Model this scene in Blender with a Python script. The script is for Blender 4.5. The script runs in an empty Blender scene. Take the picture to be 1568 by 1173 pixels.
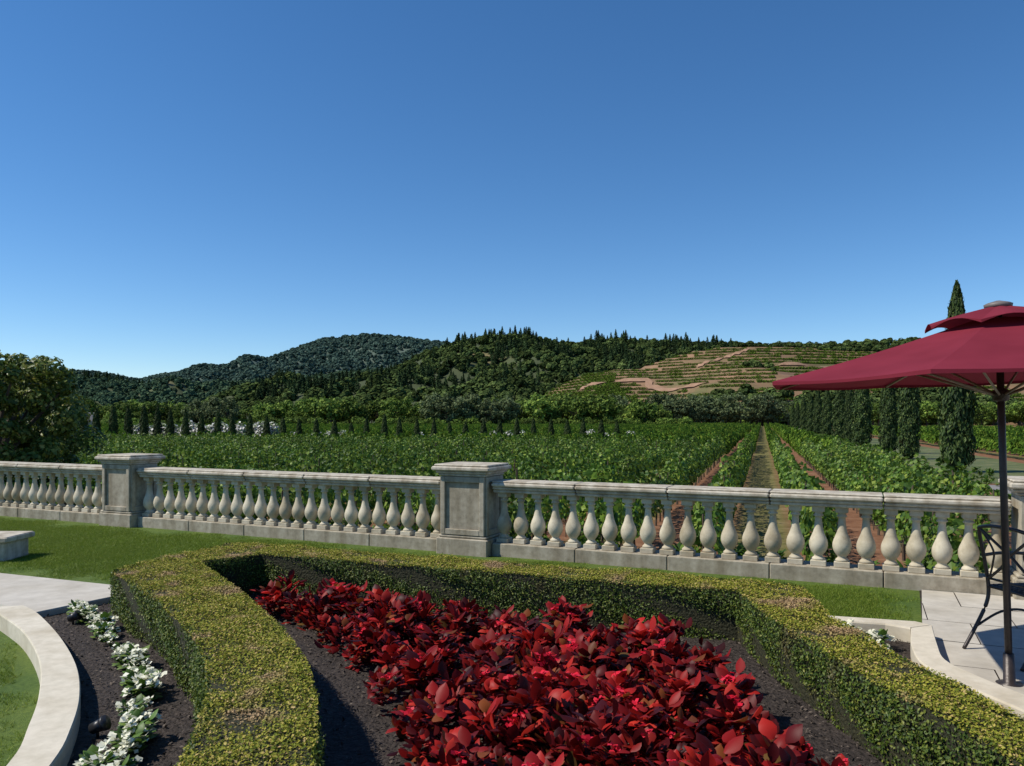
import bpy, math, numpy as np
from mathutils import Vector, Matrix
rng=np.random.default_rng(7)
scene=bpy.context.scene
scene.view_settings.view_transform='Standard'
scene.view_settings.look='None'
scene.view_settings.exposure=0

# ---------------------------------------------------------------- helpers
def link(o,parent=None):
    scene.collection.objects.link(o)
    if parent: o.parent=parent
    return o
def fast_mesh(name,V,F,mat=None,smooth=False):
    V=np.asarray(V,dtype=np.float32);F=np.asarray(F,dtype=np.int32)
    m,k=F.shape
    me=bpy.data.meshes.new(name)
    me.vertices.add(len(V));me.vertices.foreach_set('co',V.ravel())
    me.loops.add(m*k);me.loops.foreach_set('vertex_index',F.ravel())
    me.polygons.add(m);me.polygons.foreach_set('loop_start',np.arange(0,m*k,k,dtype=np.int32))
    me.polygons.foreach_set('use_smooth',np.full(m,smooth,dtype=bool))
    me.update(calc_edges=True);me.validate()
    if mat: me.materials.append(mat)
    return me
class B:
    """small mesh builder with several primitives joined together"""
    def __init__(s): s.v=[];s.f=[];s.sm=[]
    def add(s,v,f,sm=False):
        n=len(s.v);s.v+= [tuple(p) for p in v];s.f+=[tuple(i+n for i in q) for q in f];s.sm+=[sm]*len(f)
    def box(s,x0,x1,y0,y1,z0,z1,b=0.0):
        if b<=0:
            v=[(x0,y0,z0),(x1,y0,z0),(x1,y1,z0),(x0,y1,z0),(x0,y0,z1),(x1,y0,z1),(x1,y1,z1),(x0,y1,z1)]
            s.add(v,[(0,3,2,1),(4,5,6,7),(0,1,5,4),(1,2,6,5),(2,3,7,6),(3,0,4,7)])
        else:
            rings=[(b,z0),(0,z0+b),(0,z1-b),(b,z1)]
            v=[];f=[]
            for d,z in rings:
                xa,xb,ya,yb=x0+d,x1-d,y0+d,y1-d;c=b
                v+=[(xa+c,ya,z),(xb-c,ya,z),(xb,ya+c,z),(xb,yb-c,z),(xb-c,yb,z),(xa+c,yb,z),(xa,yb-c,z),(xa,ya+c,z)]
            for r in range(3):
                for i in range(8):
                    j=(i+1)%8;f.append((r*8+i,r*8+j,(r+1)*8+j,(r+1)*8+i))
            f.append(tuple(range(7,-1,-1)));f.append(tuple(range(24,32)))
            s.add(v,f)
    def lathe(s,cx,cy,prof,n=14):
        v=[];f=[]
        for z,r in prof:
            for i in range(n):
                a=2*math.pi*i/n;v.append((cx+r*math.cos(a),cy+r*math.sin(a),z))
        for k in range(len(prof)-1):
            for i in range(n):
                j=(i+1)%n;f.append((k*n+i,k*n+j,(k+1)*n+j,(k+1)*n+i))
        f.append(tuple(range(n-1,-1,-1)));f.append(tuple((len(prof)-1)*n+i for i in range(n)))
        s.add(v,f,True)
    def tube(s,pts,r,n=8):
        pts=[Vector(p) for p in pts];v=[];f=[]
        if not hasattr(r,'__len__'): r=[r]*len(pts)
        for k,p in enumerate(pts):
            t=(pts[min(k+1,len(pts)-1)]-pts[max(k-1,0)]).normalized()
            a=t.cross(Vector((0.13,0.2,0.97))) if abs(t.z)<0.9 else t.cross(Vector((1,0.1,0)))
            a.normalize();b=t.cross(a)
            for i in range(n):
                w=2*math.pi*i/n;v.append(p+(a*math.cos(w)+b*math.sin(w))*r[k])
        for k in range(len(pts)-1):
            for i in range(n):
                j=(i+1)%n;f.append((k*n+i,k*n+j,(k+1)*n+j,(k+1)*n+i))
        f.append(tuple(range(n-1,-1,-1)));f.append(tuple((len(pts)-1)*n+i for i in range(n)))
        s.add(v,f,True)
    def obj(s,name,mat,parent=None,lnk=True):
        me=bpy.data.meshes.new(name);me.from_pydata(s.v,[],s.f)
        me.polygons.foreach_set('use_smooth',s.sm);me.update()
        if mat: me.materials.append(mat)
        o=bpy.data.objects.new(name,me)
        if lnk: link(o,parent)
        return o
def smooth_poly(P,n=4,closed=False):
    P=[np.array(p,float) for p in P];out=[]
    N=len(P);rngk=range(N) if closed else range(N-1)
    for i in rngk:
        p1=P[i];p2=P[(i+1)%N]
        p0=P[i-1] if (closed or i>0) else p1
        p3=P[(i+2)%N] if (closed or i+2<N) else p2
        for k in range(n):
            t=k/n
            out.append(0.5*((2*p1)+(-p0+p2)*t+(2*p0-5*p1+4*p2-p3)*t*t+(-p0+3*p1-3*p2+p3)*t**3))
    if not closed: out.append(P[-1])
    return np.array(out)
def inpoly(P,pts):
    P=np.asarray(P,float);x,y=pts[:,0],pts[:,1];c=np.zeros(len(pts),bool);j=len(P)-1
    for i in range(len(P)):
        xi,yi=P[i];xj,yj=P[j]
        if yi!=yj:
            c^=((yi>y)!=(yj>y))&(x<(xj-xi)*(y-yi)/(yj-yi)+xi)
        j=i
    return c
def rand_in(P,n):
    P=np.asarray(P,float);lo=P.min(0);hi=P.max(0);out=np.zeros((0,2))
    while len(out)<n:
        q=lo+(hi-lo)*rng.random((n*2,2));out=np.vstack([out,q[inpoly(P,q)]])
    return out[:n]
def area(P):
    P=np.asarray(P);x,y=P[:,0],P[:,1];return abs(np.dot(x,np.roll(y,1))-np.dot(y,np.roll(x,1)))/2
def unit(a): return a/np.maximum(np.linalg.norm(a,axis=-1,keepdims=True),1e-9)
def rvec(n): return unit(rng.normal(size=(n,3)))
def leaves(C,N,size,asp=0.6,axis=None,fold=0.15):
    n=len(C);N=unit(N)
    R=rvec(n) if axis is None else unit(axis+0.001*rvec(n))
    a=unit(R-N*(R*N).sum(1,keepdims=True));b=np.cross(N,a)
    L=(size if hasattr(size,'__len__') else np.full(n,size))[:,None]*0.5
    W=L*asp
    V=np.stack([C-a*L,C+b*W+N*L*fold-a*L*0.1,C+a*L,C-b*W+N*L*fold-a*L*0.1],1).reshape(-1,3)
    F=np.arange(4*n).reshape(n,4)
    return V,F

# ---------------------------------------------------------------- materials
def newmat(name):
    m=bpy.data.materials.new(name);m.use_nodes=True;nt=m.node_tree;nt.nodes.clear()
    return m,nt,nt.nodes,nt.links
def ramp(N,stops):
    r=N.new('ShaderNodeValToRGB');e=r.color_ramp.elements
    while len(e)<len(stops): e.new(0.5)
    for i,(p,c) in enumerate(stops):
        e[i].position=p;e[i].color=(c[0],c[1],c[2],1)
    return r
def leafmat(name,stops,rough=0.5,trans=0.25,var=0.35,spec=0.4,patch=None,g=1.0,warm=1.0):
    stops=[(p,(min(.9,c[0]*g*warm),min(.9,c[1]*g),min(.9,c[2]*g/warm))) for p,c in stops]
    m,nt,N,L=newmat(name)
    gm=N.new('ShaderNodeNewGeometry');r=ramp(N,stops)
    L.new(gm.outputs['Random Per Island'],r.inputs[0])
    col=r.outputs[0]
    if var>0:
        oi=N.new('ShaderNodeObjectInfo');mr=N.new('ShaderNodeMapRange')
        mr.inputs['To Min'].default_value=1-var;mr.inputs['To Max'].default_value=1+var
        L.new(oi.outputs['Random'],mr.inputs['Value'])
        vm=N.new('ShaderNodeVectorMath');vm.operation='SCALE'
        L.new(col,vm.inputs[0]);L.new(mr.outputs[0],vm.inputs['Scale']);col=vm.outputs[0]
    if patch:
        tc=N.new('ShaderNodeTexCoord');nz=N.new('ShaderNodeTexNoise');nz.inputs['Scale'].default_value=patch[0];nz.inputs['Detail'].default_value=4
        L.new(tc.outputs['Object'],nz.inputs['Vector'])
        rr=ramp(N,[(patch[2],(0,0,0)),(patch[3],(.85,.85,.85))]);L.new(nz.outputs[0],rr.inputs[0])
        mx=N.new('ShaderNodeMix');mx.data_type='RGBA';L.new(rr.outputs[0],mx.inputs[0]);L.new(col,mx.inputs[6])
        mx.inputs[7].default_value=(*patch[1],1);col=mx.outputs[2]
    p=N.new('ShaderNodeBsdfPrincipled');p.inputs['Roughness'].default_value=rough
    p.inputs['Specular IOR Level'].default_value=spec
    L.new(col,p.inputs['Base Color'])
    out=N.new('ShaderNodeOutputMaterial')
    if trans>0:
        t=N.new('ShaderNodeBsdfTranslucent');L.new(col,t.inputs[0])
        ms=N.new('ShaderNodeMixShader');ms.inputs[0].default_value=trans
        L.new(p.outputs[0],ms.inputs[1]);L.new(t.outputs[0],ms.inputs[2]);L.new(ms.outputs[0],out.inputs[0])
    else: L.new(p.outputs[0],out.inputs[0])
    return m
def noisemat(name,stops,scale=5,rough=0.8,bump=0.2,bscale=40,spec=0.3,detail=8,stops2=None,scale2=0.5,bdist=0.02,metal=0,streak=False):
    m,nt,N,L=newmat(name)
    tc=N.new('ShaderNodeTexCoord');nz=N.new('ShaderNodeTexNoise');nz.inputs['Scale'].default_value=scale;nz.inputs['Detail'].default_value=detail
    nz.inputs['Roughness'].default_value=0.65
    L.new(tc.outputs['Object'],nz.inputs['Vector']);r=ramp(N,stops);L.new(nz.outputs[0],r.inputs[0]);col=r.outputs[0]
    if stops2:
        n2=N.new('ShaderNodeTexNoise');n2.inputs['Scale'].default_value=scale2;n2.inputs['Detail'].default_value=5
        if streak:
            mp=N.new('ShaderNodeMapping');mp.inputs['Scale'].default_value=(4,4,.5);L.new(tc.outputs['Object'],mp.inputs[0]);L.new(mp.outputs[0],n2.inputs['Vector'])
        else: L.new(tc.outputs['Object'],n2.inputs['Vector'])
        r2=ramp(N,stops2);L.new(n2.outputs[0],r2.inputs[0])
        mx=N.new('ShaderNodeMix');mx.data_type='RGBA';mx.blend_type='MULTIPLY';mx.inputs[0].default_value=1
        L.new(col,mx.inputs[6]);L.new(r2.outputs[0],mx.inputs[7]);col=mx.outputs[2]
    p=N.new('ShaderNodeBsdfPrincipled');p.inputs['Roughness'].default_value=rough;p.inputs['Specular IOR Level'].default_value=spec
    p.inputs['Metallic'].default_value=metal
    L.new(col,p.inputs['Base Color'])
    if bump>0:
        nb=N.new('ShaderNodeTexNoise');nb.inputs['Scale'].default_value=bscale;nb.inputs['Detail'].default_value=6
        L.new(tc.outputs['Object'],nb.inputs['Vector'])
        bp=N.new('ShaderNodeBump');bp.inputs['Strength'].default_value=bump;bp.inputs['Distance'].default_value=bdist
        L.new(nb.outputs[0],bp.inputs['Height']);L.new(bp.outputs[0],p.inputs['Normal'])
    out=N.new('ShaderNodeOutputMaterial');L.new(p.outputs[0],out.inputs[0])
    return m

M_stone=noisemat('limestone',[(0.3,(0.42,0.37,0.27)),(0.5,(0.55,0.49,0.37)),(0.7,(0.62,0.56,0.44))],scale=9,bump=0.25,bscale=120,bdist=0.004,
                 stops2=[(0.35,(0.66,0.62,0.56)),(0.6,(1,1,1))],scale2=2.2)
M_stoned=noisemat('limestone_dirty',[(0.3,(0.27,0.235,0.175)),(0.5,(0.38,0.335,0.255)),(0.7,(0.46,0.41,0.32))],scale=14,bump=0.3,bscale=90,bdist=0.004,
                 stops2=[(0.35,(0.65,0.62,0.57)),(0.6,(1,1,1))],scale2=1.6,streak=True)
M_rail=noisemat('limestone_rail',[(0.3,(0.36,0.32,0.25)),(0.5,(0.50,0.45,0.36)),(0.7,(0.57,0.52,0.43))],scale=16,bump=0.2,bscale=110,bdist=0.004,
                 stops2=[(0.35,(0.66,0.62,0.57)),(0.6,(1,1,1))],scale2=1.8,streak=True)
M_curb=noisemat('cast_stone_curb',[(0.3,(0.52,0.47,0.37)),(0.7,(0.66,0.60,0.49))],scale=14,bump=0.15,bscale=150,bdist=0.003,
                 stops2=[(0.3,(0.80,0.77,0.72)),(0.55,(1,1,1))],scale2=2.5)
M_soil=noisemat('garden_soil',[(0.3,(0.018,0.013,0.011)),(0.5,(0.045,0.034,0.028)),(0.72,(0.085,0.066,0.055))],scale=28,bump=1.0,bscale=45,bdist=0.03,
                 stops2=[(0.35,(0.7,0.7,0.7)),(0.65,(1,1,1))],scale2=3)
M_lawn=noisemat('lawn',[(0.3,(0.06,0.10,0.012)),(0.5,(0.10,0.155,0.02)),(0.7,(0.15,0.20,0.03))],scale=30,bump=0.8,bscale=160,bdist=0.02,
                 stops2=[(0.35,(0.70,0.82,0.8)),(0.65,(1.1,1.05,1))],scale2=1.2)

# ---------------------------------------------------------------- geometry-node scatter
def protocoll(name,objs):
    c=bpy.data.collections.new(name)
    for o in objs: c.objects.link(o)
    return c
def scatter(name,coll,npro,P,rotz,scl,tilt=None):
    P=np.asarray(P,np.float32);n=len(P)
    me=bpy.data.meshes.new(name);me.vertices.add(n);me.vertices.foreach_set('co',P.ravel())
    rot=np.zeros((n,3),np.float32);rot[:,2]=rotz
    if tilt is not None: rot[:,0]=tilt[:,0];rot[:,1]=tilt[:,1]
    scl=np.asarray(scl,np.float32)
    if scl.ndim==1: scl=np.repeat(scl[:,None],3,1)
    a=me.attributes.new('rot','FLOAT_VECTOR','POINT');a.data.foreach_set('vector',rot.ravel())
    a=me.attributes.new('scl','FLOAT_VECTOR','POINT');a.data.foreach_set('vector',scl.ravel().astype(np.float32))
    a=me.attributes.new('pid','INT','POINT');a.data.foreach_set('value',rng.integers(0,npro,n).astype(np.int32))
    o=link(bpy.data.objects.new(name,me))
    ng=bpy.data.node_groups.new(name+'_scatter','GeometryNodeTree')
    ng.interface.new_socket('Geometry',in_out='INPUT',socket_type='NodeSocketGeometry')
    ng.interface.new_socket('Geometry',in_out='OUTPUT',socket_type='NodeSocketGeometry')
    N=ng.nodes;L=ng.links
    gi=N.new('NodeGroupInput');go=N.new('NodeGroupOutput');ip=N.new('GeometryNodeInstanceOnPoints')
    ci=N.new('GeometryNodeCollectionInfo');ci.inputs['Collection'].default_value=coll
    ci.inputs['Separate Children'].default_value=True;ci.inputs['Reset Children'].default_value=True
    def na(nm,t):
        x=N.new('GeometryNodeInputNamedAttribute');x.data_type=t;x.inputs['Name'].default_value=nm;return x.outputs['Attribute']
    e=N.new('FunctionNodeEulerToRotation');L.new(na('rot','FLOAT_VECTOR'),e.inputs[0])
    L.new(gi.outputs[0],ip.inputs['Points']);L.new(ci.outputs[0],ip.inputs['Instance']);ip.inputs['Pick Instance'].default_value=True
    L.new(na('pid','INT'),ip.inputs['Instance Index']);L.new(e.outputs[0],ip.inputs['Rotation']);L.new(na('scl','FLOAT_VECTOR'),ip.inputs['Scale'])
    L.new(ip.outputs[0],go.inputs[0])
    md=o.modifiers.new('scatter','NODES');md.node_group=ng
    return o

# ---------------------------------------------------------------- world, sun, camera
SUN=Vector((-0.99,-0.10,0)).normalized();EL=math.radians(50)
sd=Vector((SUN.x*math.cos(EL),SUN.y*math.cos(EL),math.sin(EL)))
w=bpy.data.worlds.new('World');scene.world=w;w.use_nodes=True
nt=w.node_tree;bg=nt.nodes['Background'];sky=nt.nodes.new('ShaderNodeTexSky');sky.sky_type='NISHITA';sky.sun_disc=False
sky.sun_elevation=EL;sky.sun_rotation=math.atan2(sd.x,sd.y)
sky.air_density=1.0;sky.dust_density=0.0;sky.ozone_density=4.2;sky.altitude=1500
hs_=nt.nodes.new('ShaderNodeHueSaturation');hs_.inputs['Saturation'].default_value=1.20
nt.links.new(sky.outputs[0],hs_.inputs['Color']);nt.links.new(hs_.outputs[0],bg.inputs[0]);bg.inputs[1].default_value=0.135
sl=bpy.data.lights.new('sun','SUN');sl.energy=5.0;sl.angle=math.radians(0.5);sl.color=(1,0.945,0.84)
so=link(bpy.data.objects.new('sun',sl));so.rotation_euler=sd.to_track_quat('Z','Y').to_euler();so.location=(-20,0,30)
cam=bpy.data.cameras.new('camera');co=link(bpy.data.objects.new('camera',cam))
co.location=(0,0,1.65);co.rotation_euler=(math.radians(90),0,0)
cam.sensor_width=36;cam.lens=36*1180/1568;cam.shift_y=(642-586.5)/1568;cam.clip_end=20000;cam.clip_start=0.05
scene.camera=co

# ---------------------------------------------------------------- ground (vineyard level)
RD=np.array([0.309,0.951]);RP=np.array([0.951,-0.309]);GZ=-1.5
def rowpt(s,t): return s*RP+t*RD
m,nt,N,L=newmat('vineyard_ground')
tc=N.new('ShaderNodeTexCoord')
n1=N.new('ShaderNodeTexNoise');n1.inputs['Scale'].default_value=1.3;n1.inputs['Detail'].default_value=10;n1.inputs['Roughness'].default_value=0.7
L.new(tc.outputs['Object'],n1.inputs['Vector'])
r1=ramp(N,[(0.3,(0.13,0.060,0.034)),(0.5,(0.20,0.10,0.056)),(0.7,(0.27,0.16,0.10))]);L.new(n1.outputs[0],r1.inputs[0])
r2=ramp(N,[(0.35,(0.09,0.095,0.03)),(0.5,(0.15,0.135,0.05)),(0.65,(0.22,0.18,0.09))]);L.new(n1.outputs[0],r2.inputs[0])
dt=N.new('ShaderNodeVectorMath');dt.operation='DOT_PRODUCT';dt.inputs[1].default_value=(RP[0]*2*math.pi/4,RP[1]*2*math.pi/4,0)
L.new(tc.outputs['Object'],dt.inputs[0])
cs=N.new('ShaderNodeMath');cs.operation='COSINE';L.new(dt.outputs['Value'],cs.inputs[0])
mr=N.new('ShaderNodeMapRange');mr.inputs['From Min'].default_value=0.1;mr.inputs['From Max'].default_value=0.7;L.new(cs.outputs[0],mr.inputs['Value'])
mx=N.new('ShaderNodeMix');mx.data_type='RGBA';L.new(mr.outputs[0],mx.inputs[0]);L.new(r1.outputs[0],mx.inputs[6]);L.new(r2.outputs[0],mx.inputs[7])
p=N.new('ShaderNodeBsdfPrincipled');p.inputs['Roughness'].default_value=0.95;p.inputs['Specular IOR Level'].default_value=0.1
L.new(mx.outputs[2],p.inputs['Base Color']);bp=N.new('ShaderNodeBump');bp.inputs['Strength'].default_value=0.8;bp.inputs['Distance'].default_value=0.1
L.new(n1.outputs[0],bp.inputs['Height']);L.new(bp.outputs[0],p.inputs['Normal']);o=N.new('ShaderNodeOutputMaterial');L.new(p.outputs[0],o.inputs[0])
M_ground=m
b=B();S=9000;b.add([(-S,-S,GZ),(S,-S,GZ),(S,S,GZ),(-S,S,GZ)],[(0,1,2,3)]);b.obj('ground',M_ground)

M_drive=noisemat('driveway_gravel',[(0.3,(0.16,0.15,0.14)),(0.7,(0.26,0.245,0.23))],scale=3,bump=0.3,bscale=30)
b=B();v=[];f=[]
q0=[rowpt(s,t) for s,t in ((9.6,36),(40,30),(40,38.2),(9.6,42))]
v+=[(q[0],q[1],GZ+0.026) for q in q0];f.append((0,1,2,3))
b.add(v,f);b.obj('driveway',M_drive)
# grassy verge beside the cypress avenue
M_verge=noisemat('verge_grass',[(0.3,(0.05,0.075,0.02)),(0.5,(0.10,0.12,0.04)),(0.7,(0.19,0.17,0.08))],scale=.8,bump=.5,bscale=6)
b=B();q0=[rowpt(s,t) for s,t in ((6.4,43),(17.6,43),(17.6,330),(6.4,330))];b.add([(q[0],q[1],GZ+0.012) for q in q0],[(0,1,2,3)]);b.obj('grass_verge',M_verge)

# ---------------------------------------------------------------- terrace
ANG=math.atan2(-0.414,0.910)
U=np.array([math.cos(ANG),math.sin(ANG)]);NV=np.array([-math.sin(ANG),math.cos(ANG)])
OB=np.array([-0.6185,9.345])
def loc(x,y): return OB+U*x+NV*y
b=B()
c=[loc(-24,0.62),loc(22,0.62),np.array([22.,-8.]),np.array([-24.,-8.])]
v=[(p[0],p[1],0) for p in c]+[(p[0],p[1],-1.7) for p in c]
b.add(v,[(3,2,1,0),(0,1,5,4),(1,2,6,5),(2,3,7,6),(3,0,4,7)]);b.obj('terrace_lawn',M_lawn)

bal=link(bpy.data.objects.new('stone_balustrade',None));bal.location=(OB[0],OB[1],0);bal.rotation_euler=(0,0,ANG)
PIL=[-18.12,-12.08,-6.04,0,6.04,12.08]
pl=B();rl=B();bs=B();pi=B();pc=B()
for k,x in enumerate(PIL):
    pi.box(x-.35,x+.35,0,.58,-.02,.20,.012)
    pi.box(x-.33,x+.33,.02,.56,.201,.235,.012)
    pi.box(x-.30,x+.30,.05,.53,.236,.955,.008)
    for (a,bb,c1,c2) in ((x-.30,x-.235,.24,.95),(x+.235,x+.30,.24,.95),(x-.2345,x+.2345,.24,.31),(x-.2345,x+.2345,.88,.95)):
        pi.box(a,bb,.018,.0495,c1,c2,.006)
    for (a,bb,c1,c2) in ((.055,.12,.24,.95),(.46,.525,.24,.95),(.1205,.4595,.24,.31),(.1205,.4595,.88,.95)):
        pi.box(x+.3005,x+.32,a,bb,c1,c2,.004)
    pc.box(x-.325,x+.325,.012,.555,.956,.985,.01)
    pc.box(x-.355,x+.355,-.005,.585,.986,1.02,.012)
    pc.box(x-.395,x+.395,-.045,.625,1.021,1.075,.014)
    pc.box(x-.37,x+.37,-.02,.60,1.076,1.10,.010)
    if k+1<len(PIL):
        x0=x+.352;x1=PIL[k+1]-.352
        nseg=5;sg=(x1-x0)/nseg
        for i in range(nseg):
            a=x0+i*sg+.004;bb=x0+(i+1)*sg-.004
            pl.box(a,bb,.12,.46,-.02,.155,.008)
            rl.box(a,bb,.15,.43,.762,.80,.01)
            rl.box(a,bb,.125,.455,.801,.835,.01)
            rl.box(a,bb,.095,.485,.836,.885,.014)
            rl.box(a,bb,.115,.465,.886,.905,.008)
        nb=24;st=(x1-x0)/nb
        for i in range(nb):
            cx=x0+st*(i+.5);cy=.25;z0=.156
            bs.box(cx-.074,cx+.074,cy-.074,cy+.074,z0,z0+.055,.004)
            pr=[(.056,.062),(.068,.066),(.08,.058),(.09,.044),(.102,.041),(.116,.052),(.14,.070),(.17,.084),(.205,.091),(.24,.089),(.275,.079),(.31,.064),(.345,.051),(.39,.042),(.43,.037),(.47,.034),(.50,.034),(.505,.048),(.517,.050),(.526,.038),(.538,.040),(.55,.054)]
            bs.lathe(cx,cy,[(z0+z,r) for z,r in pr],18)
            bs.box(cx-.06,cx+.06,cy-.06,cy+.06,z0+.551,.761,.004)
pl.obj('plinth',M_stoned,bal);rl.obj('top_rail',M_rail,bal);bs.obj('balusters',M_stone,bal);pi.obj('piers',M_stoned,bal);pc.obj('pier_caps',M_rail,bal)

def sheet(name,P,z,mat):
    b=B();b.add([(p[0],p[1],z) for p in P],[tuple(range(len(P)))]);return b.obj(name,mat)
M_pave=noisemat('paving_stone',[(0.3,(0.42,0.385,0.33)),(0.7,(0.56,0.52,0.45))],scale=6,bump=0.2,bscale=80,bdist=0.004,stops2=[(0.3,(0.82,0.8,0.76)),(0.6,(1,1,1))],scale2=1.4)
def solid(name,P,z0,z1,mat,bev=0.012):
    P=[np.array(p) for p in P];n=len(P)
    ins=[]
    A=sum(P[i][0]*P[(i+1)%n][1]-P[(i+1)%n][0]*P[i][1] for i in range(n))
    if A<0: P=P[::-1]
    for i in range(n):
        e1=unit(P[i]-P[i-1]);e2=unit(P[(i+1)%n]-P[i]);n1=np.array([-e1[1],e1[0]]);n2=np.array([-e2[1],e2[0]])
        q=n1+n2;q=q/max(0.4,np.dot(q,q))*2*0.5*2
        ins.append(P[i]+q*bev*0.5)
    v=[(p[0],p[1],z0) for p in P]+[(p[0],p[1],z1-bev) for p in P]+[(p[0],p[1],z1) for p in ins]
    f=[]
    for r in range(2):
        for i in range(n):
            j=(i+1)%n;f.append((r*n+i,r*n+j,(r+1)*n+j,(r+1)*n+i))
    f.append(tuple(range(2*n,3*n)))
    b=B();b.add(v,f);return b.obj(name,mat)
solid('paved_path',[(-3.72,7.36),(-5.3,7.98),(-13,11.1),(-13,10.3),(-4.36,6.60),(-3.93,6.34),(-3.55,6.98)],-.01,.06,M_pave)

left_out=smooth_poly([(-4.25,6.25),(-3.96,5.98),(-3.50,5.52),(-3.01,4.90),(-2.65,4.32),(-2.42,3.86),(-2.23,3.40),(-2.08,2.6),(-2.0,1.2)],5)
left_in=smooth_poly([(-3.99,6.30),(-3.72,6.05),(-3.18,5.42),(-2.70,4.78),(-2.38,4.25),(-2.17,3.80),(-2.03,3.40),(-1.86,2.6),(-1.78,1.2)],5)
right_in=smooth_poly([(2.93,5.66),(2.72,5.25),(2.58,4.85),(2.60,4.5),(2.66,4.2),(2.78,3.7),(3.0,3.0),(3.4,2.0)],5)
right_out=smooth_poly([(3.13,5.74),(2.90,5.25),(2.76,4.90),(2.78,4.6),(2.84,4.33),(2.98,3.8),(3.2,3.1),(3.6,2.1)],5)
solid('stone_curb',list(left_out)+list(left_in[::-1]),-.01,.13,M_curb)
solid('stone_curb',list(right_out)+list(right_in[::-1]),-.01,.12,M_curb)
solid('stone_curb',[(2.30,5.93),(2.34,6.06),(3.06,5.85),(3.128,5.745),(2.928,5.665),(2.80,5.78)],-.01,.118,M_curb)
soilP=[tuple(p) for p in (left_out+left_in)/2]+[(3.5,1.0)]+[tuple(p) for p in ((right_out+right_in)/2)[::-1]]+[(2.4,6.0),(2.2,5.95),(-2.95,8.0),(-3.15,7.3),(-3.62,6.95),(-4.0,6.33)]
sheet('garden_soil',soilP,.006,M_soil)
sheet('patio_mortar',[tuple(loc(4.93,0.125)),tuple(loc(14,0.125)),(14,-2),(4,-2),(2.9,4.7),(2.88,5.0),(3.1,5.75),(3.3,6.2)],.004,M_soil)
import bmesh
bm=bmesh.new()
for i in range(14):
    for j in range(14):
        off=0.3 if j%2 else 0
        x0=4.60+i*.62-off;y1=.11-j*.62
        P=[loc(x0,y1-.612),loc(x0+.612,y1-.612),loc(x0+.612,y1),loc(x0,y1)]
        bm.faces.new([bm.verts.new((p[0],p[1],.014+0.0008*((i*7+j*3)%4))) for p in P])
def cut(p0,p1):
    d=np.array(p1)-np.array(p0);nn=(d[1],-d[0],0)
    bmesh.ops.bisect_plane(bm,geom=bm.verts[:]+bm.edges[:]+bm.faces[:],plane_co=(p0[0],p0[1],0),plane_no=nn,clear_outer=False,clear_inner=False)
for a,bq in ((loc(4.95,.12),(3.30,6.20)),((3.30,6.20),(3.13,5.72)),((3.13,5.72),(2.9,5.25)),((2.9,5.25),(2.76,4.9)),((2.76,4.9),(2.84,4.33)),((2.84,4.33),(2.98,3.8)),((2.98,3.8),(3.6,2.1))):
    cut(a,bq)
OKP=np.array([tuple(loc(4.95,0.125)),tuple(loc(15,0.125)),(15,0),(3.9,1.0),(3.6,2.1),(2.98,3.8),(2.84,4.33),(2.76,4.9),(2.9,5.25),(3.13,5.72),(3.30,6.20)])
rem=[f for f in bm.faces if not inpoly(OKP,np.array([[f.calc_center_median().x,f.calc_center_median().y]]))[0]]
bmesh.ops.delete(bm,geom=rem,context='FACES')
me=bpy.data.meshes.new('patio_paving');bm.to_mesh(me);bm.free();me.materials.append(M_pave);link(bpy.data.objects.new('patio_paving',me))

be=B();be.box(-8.2,-5.86,-.45,.0,-.01,.22,.012);be.box(-8.25,-5.81,-.50,.05,.221,.29,.014)
o=be.obj('stone_bench',M_rail);o.location=(0.0,9.35,0);

n=22000;C2=rand_in(np.array(soilP),n);C=np.c_[C2,np.full(n,.012)+rng.random(n)*.01]
V,F=leaves(C,np.array([0,0,1.])+rng.normal(size=(n,3))*.5,rng.uniform(.008,.03,n),.6)
M_chip=leafmat('bark_chips',[(0,(0.02,0.015,0.012)),(0.6,(0.06,0.045,0.035)),(1,(0.14,0.11,0.085))],rough=.8,trans=0,var=0)
link(bpy.data.objects.new('bark_mulch',fast_mesh('bark_mulch',V,F,M_chip)))

# ---------------------------------------------------------------- lawn grass tufts
M_blade=leafmat('grass_blades',[(0,(0.08,0.13,0.012)),(0.6,(0.15,0.225,0.024)),(1,(0.25,0.28,0.05))],trans=.35,var=.12,spec=.2,g=1.12)
pr=[]
for k in range(3):
    n=900;xy=rng.uniform(-.27,.27,(n,2));h=rng.uniform(.012,.028,n);a=rng.uniform(0,6.28,n)
    lean=rng.normal(size=(n,2))*.016
    bx=np.c_[np.cos(a),np.sin(a)]*.0022
    V=np.stack([np.c_[xy-bx,np.zeros(n)],np.c_[xy+bx,np.zeros(n)],np.c_[xy+lean,h]],1).reshape(-1,3)
    pr.append(bpy.data.objects.new('grass_tuft_%d'%k,fast_mesh('grass_tuft',V,np.arange(3*n).reshape(n,3),M_blade)))
cg=protocoll('grass_tufts',pr)
lawnA=[tuple(loc(-12,-.02)),tuple(loc(4.85,.1)),(3.2,6.1),(3.0,5.95),(2.4,6.1),(2.3,6.05),(-2.9,8.1),(-3.1,7.45),(-3.6,7.5),(-5.3,8.15),(-12,10.9)]
lawnB=[tuple(p) for p in left_out]+[(-4.6,1.2),(-6.5,7.3),(-4.5,6.4)]
pts=[]
for P in (lawnA,lawnB):
    pts.append(rand_in(P,int(area(P)/.2**2*.9)))
pts=np.vstack(pts)
inner=np.array([inpoly(np.array(lawnA),pts+np.array(d))|inpoly(np.array(lawnB),pts+np.array(d)) for d in ((.2,.2),(-.2,.2),(.2,-.2),(-.2,-.2))]).all(0)
pts=pts[inner]
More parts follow.
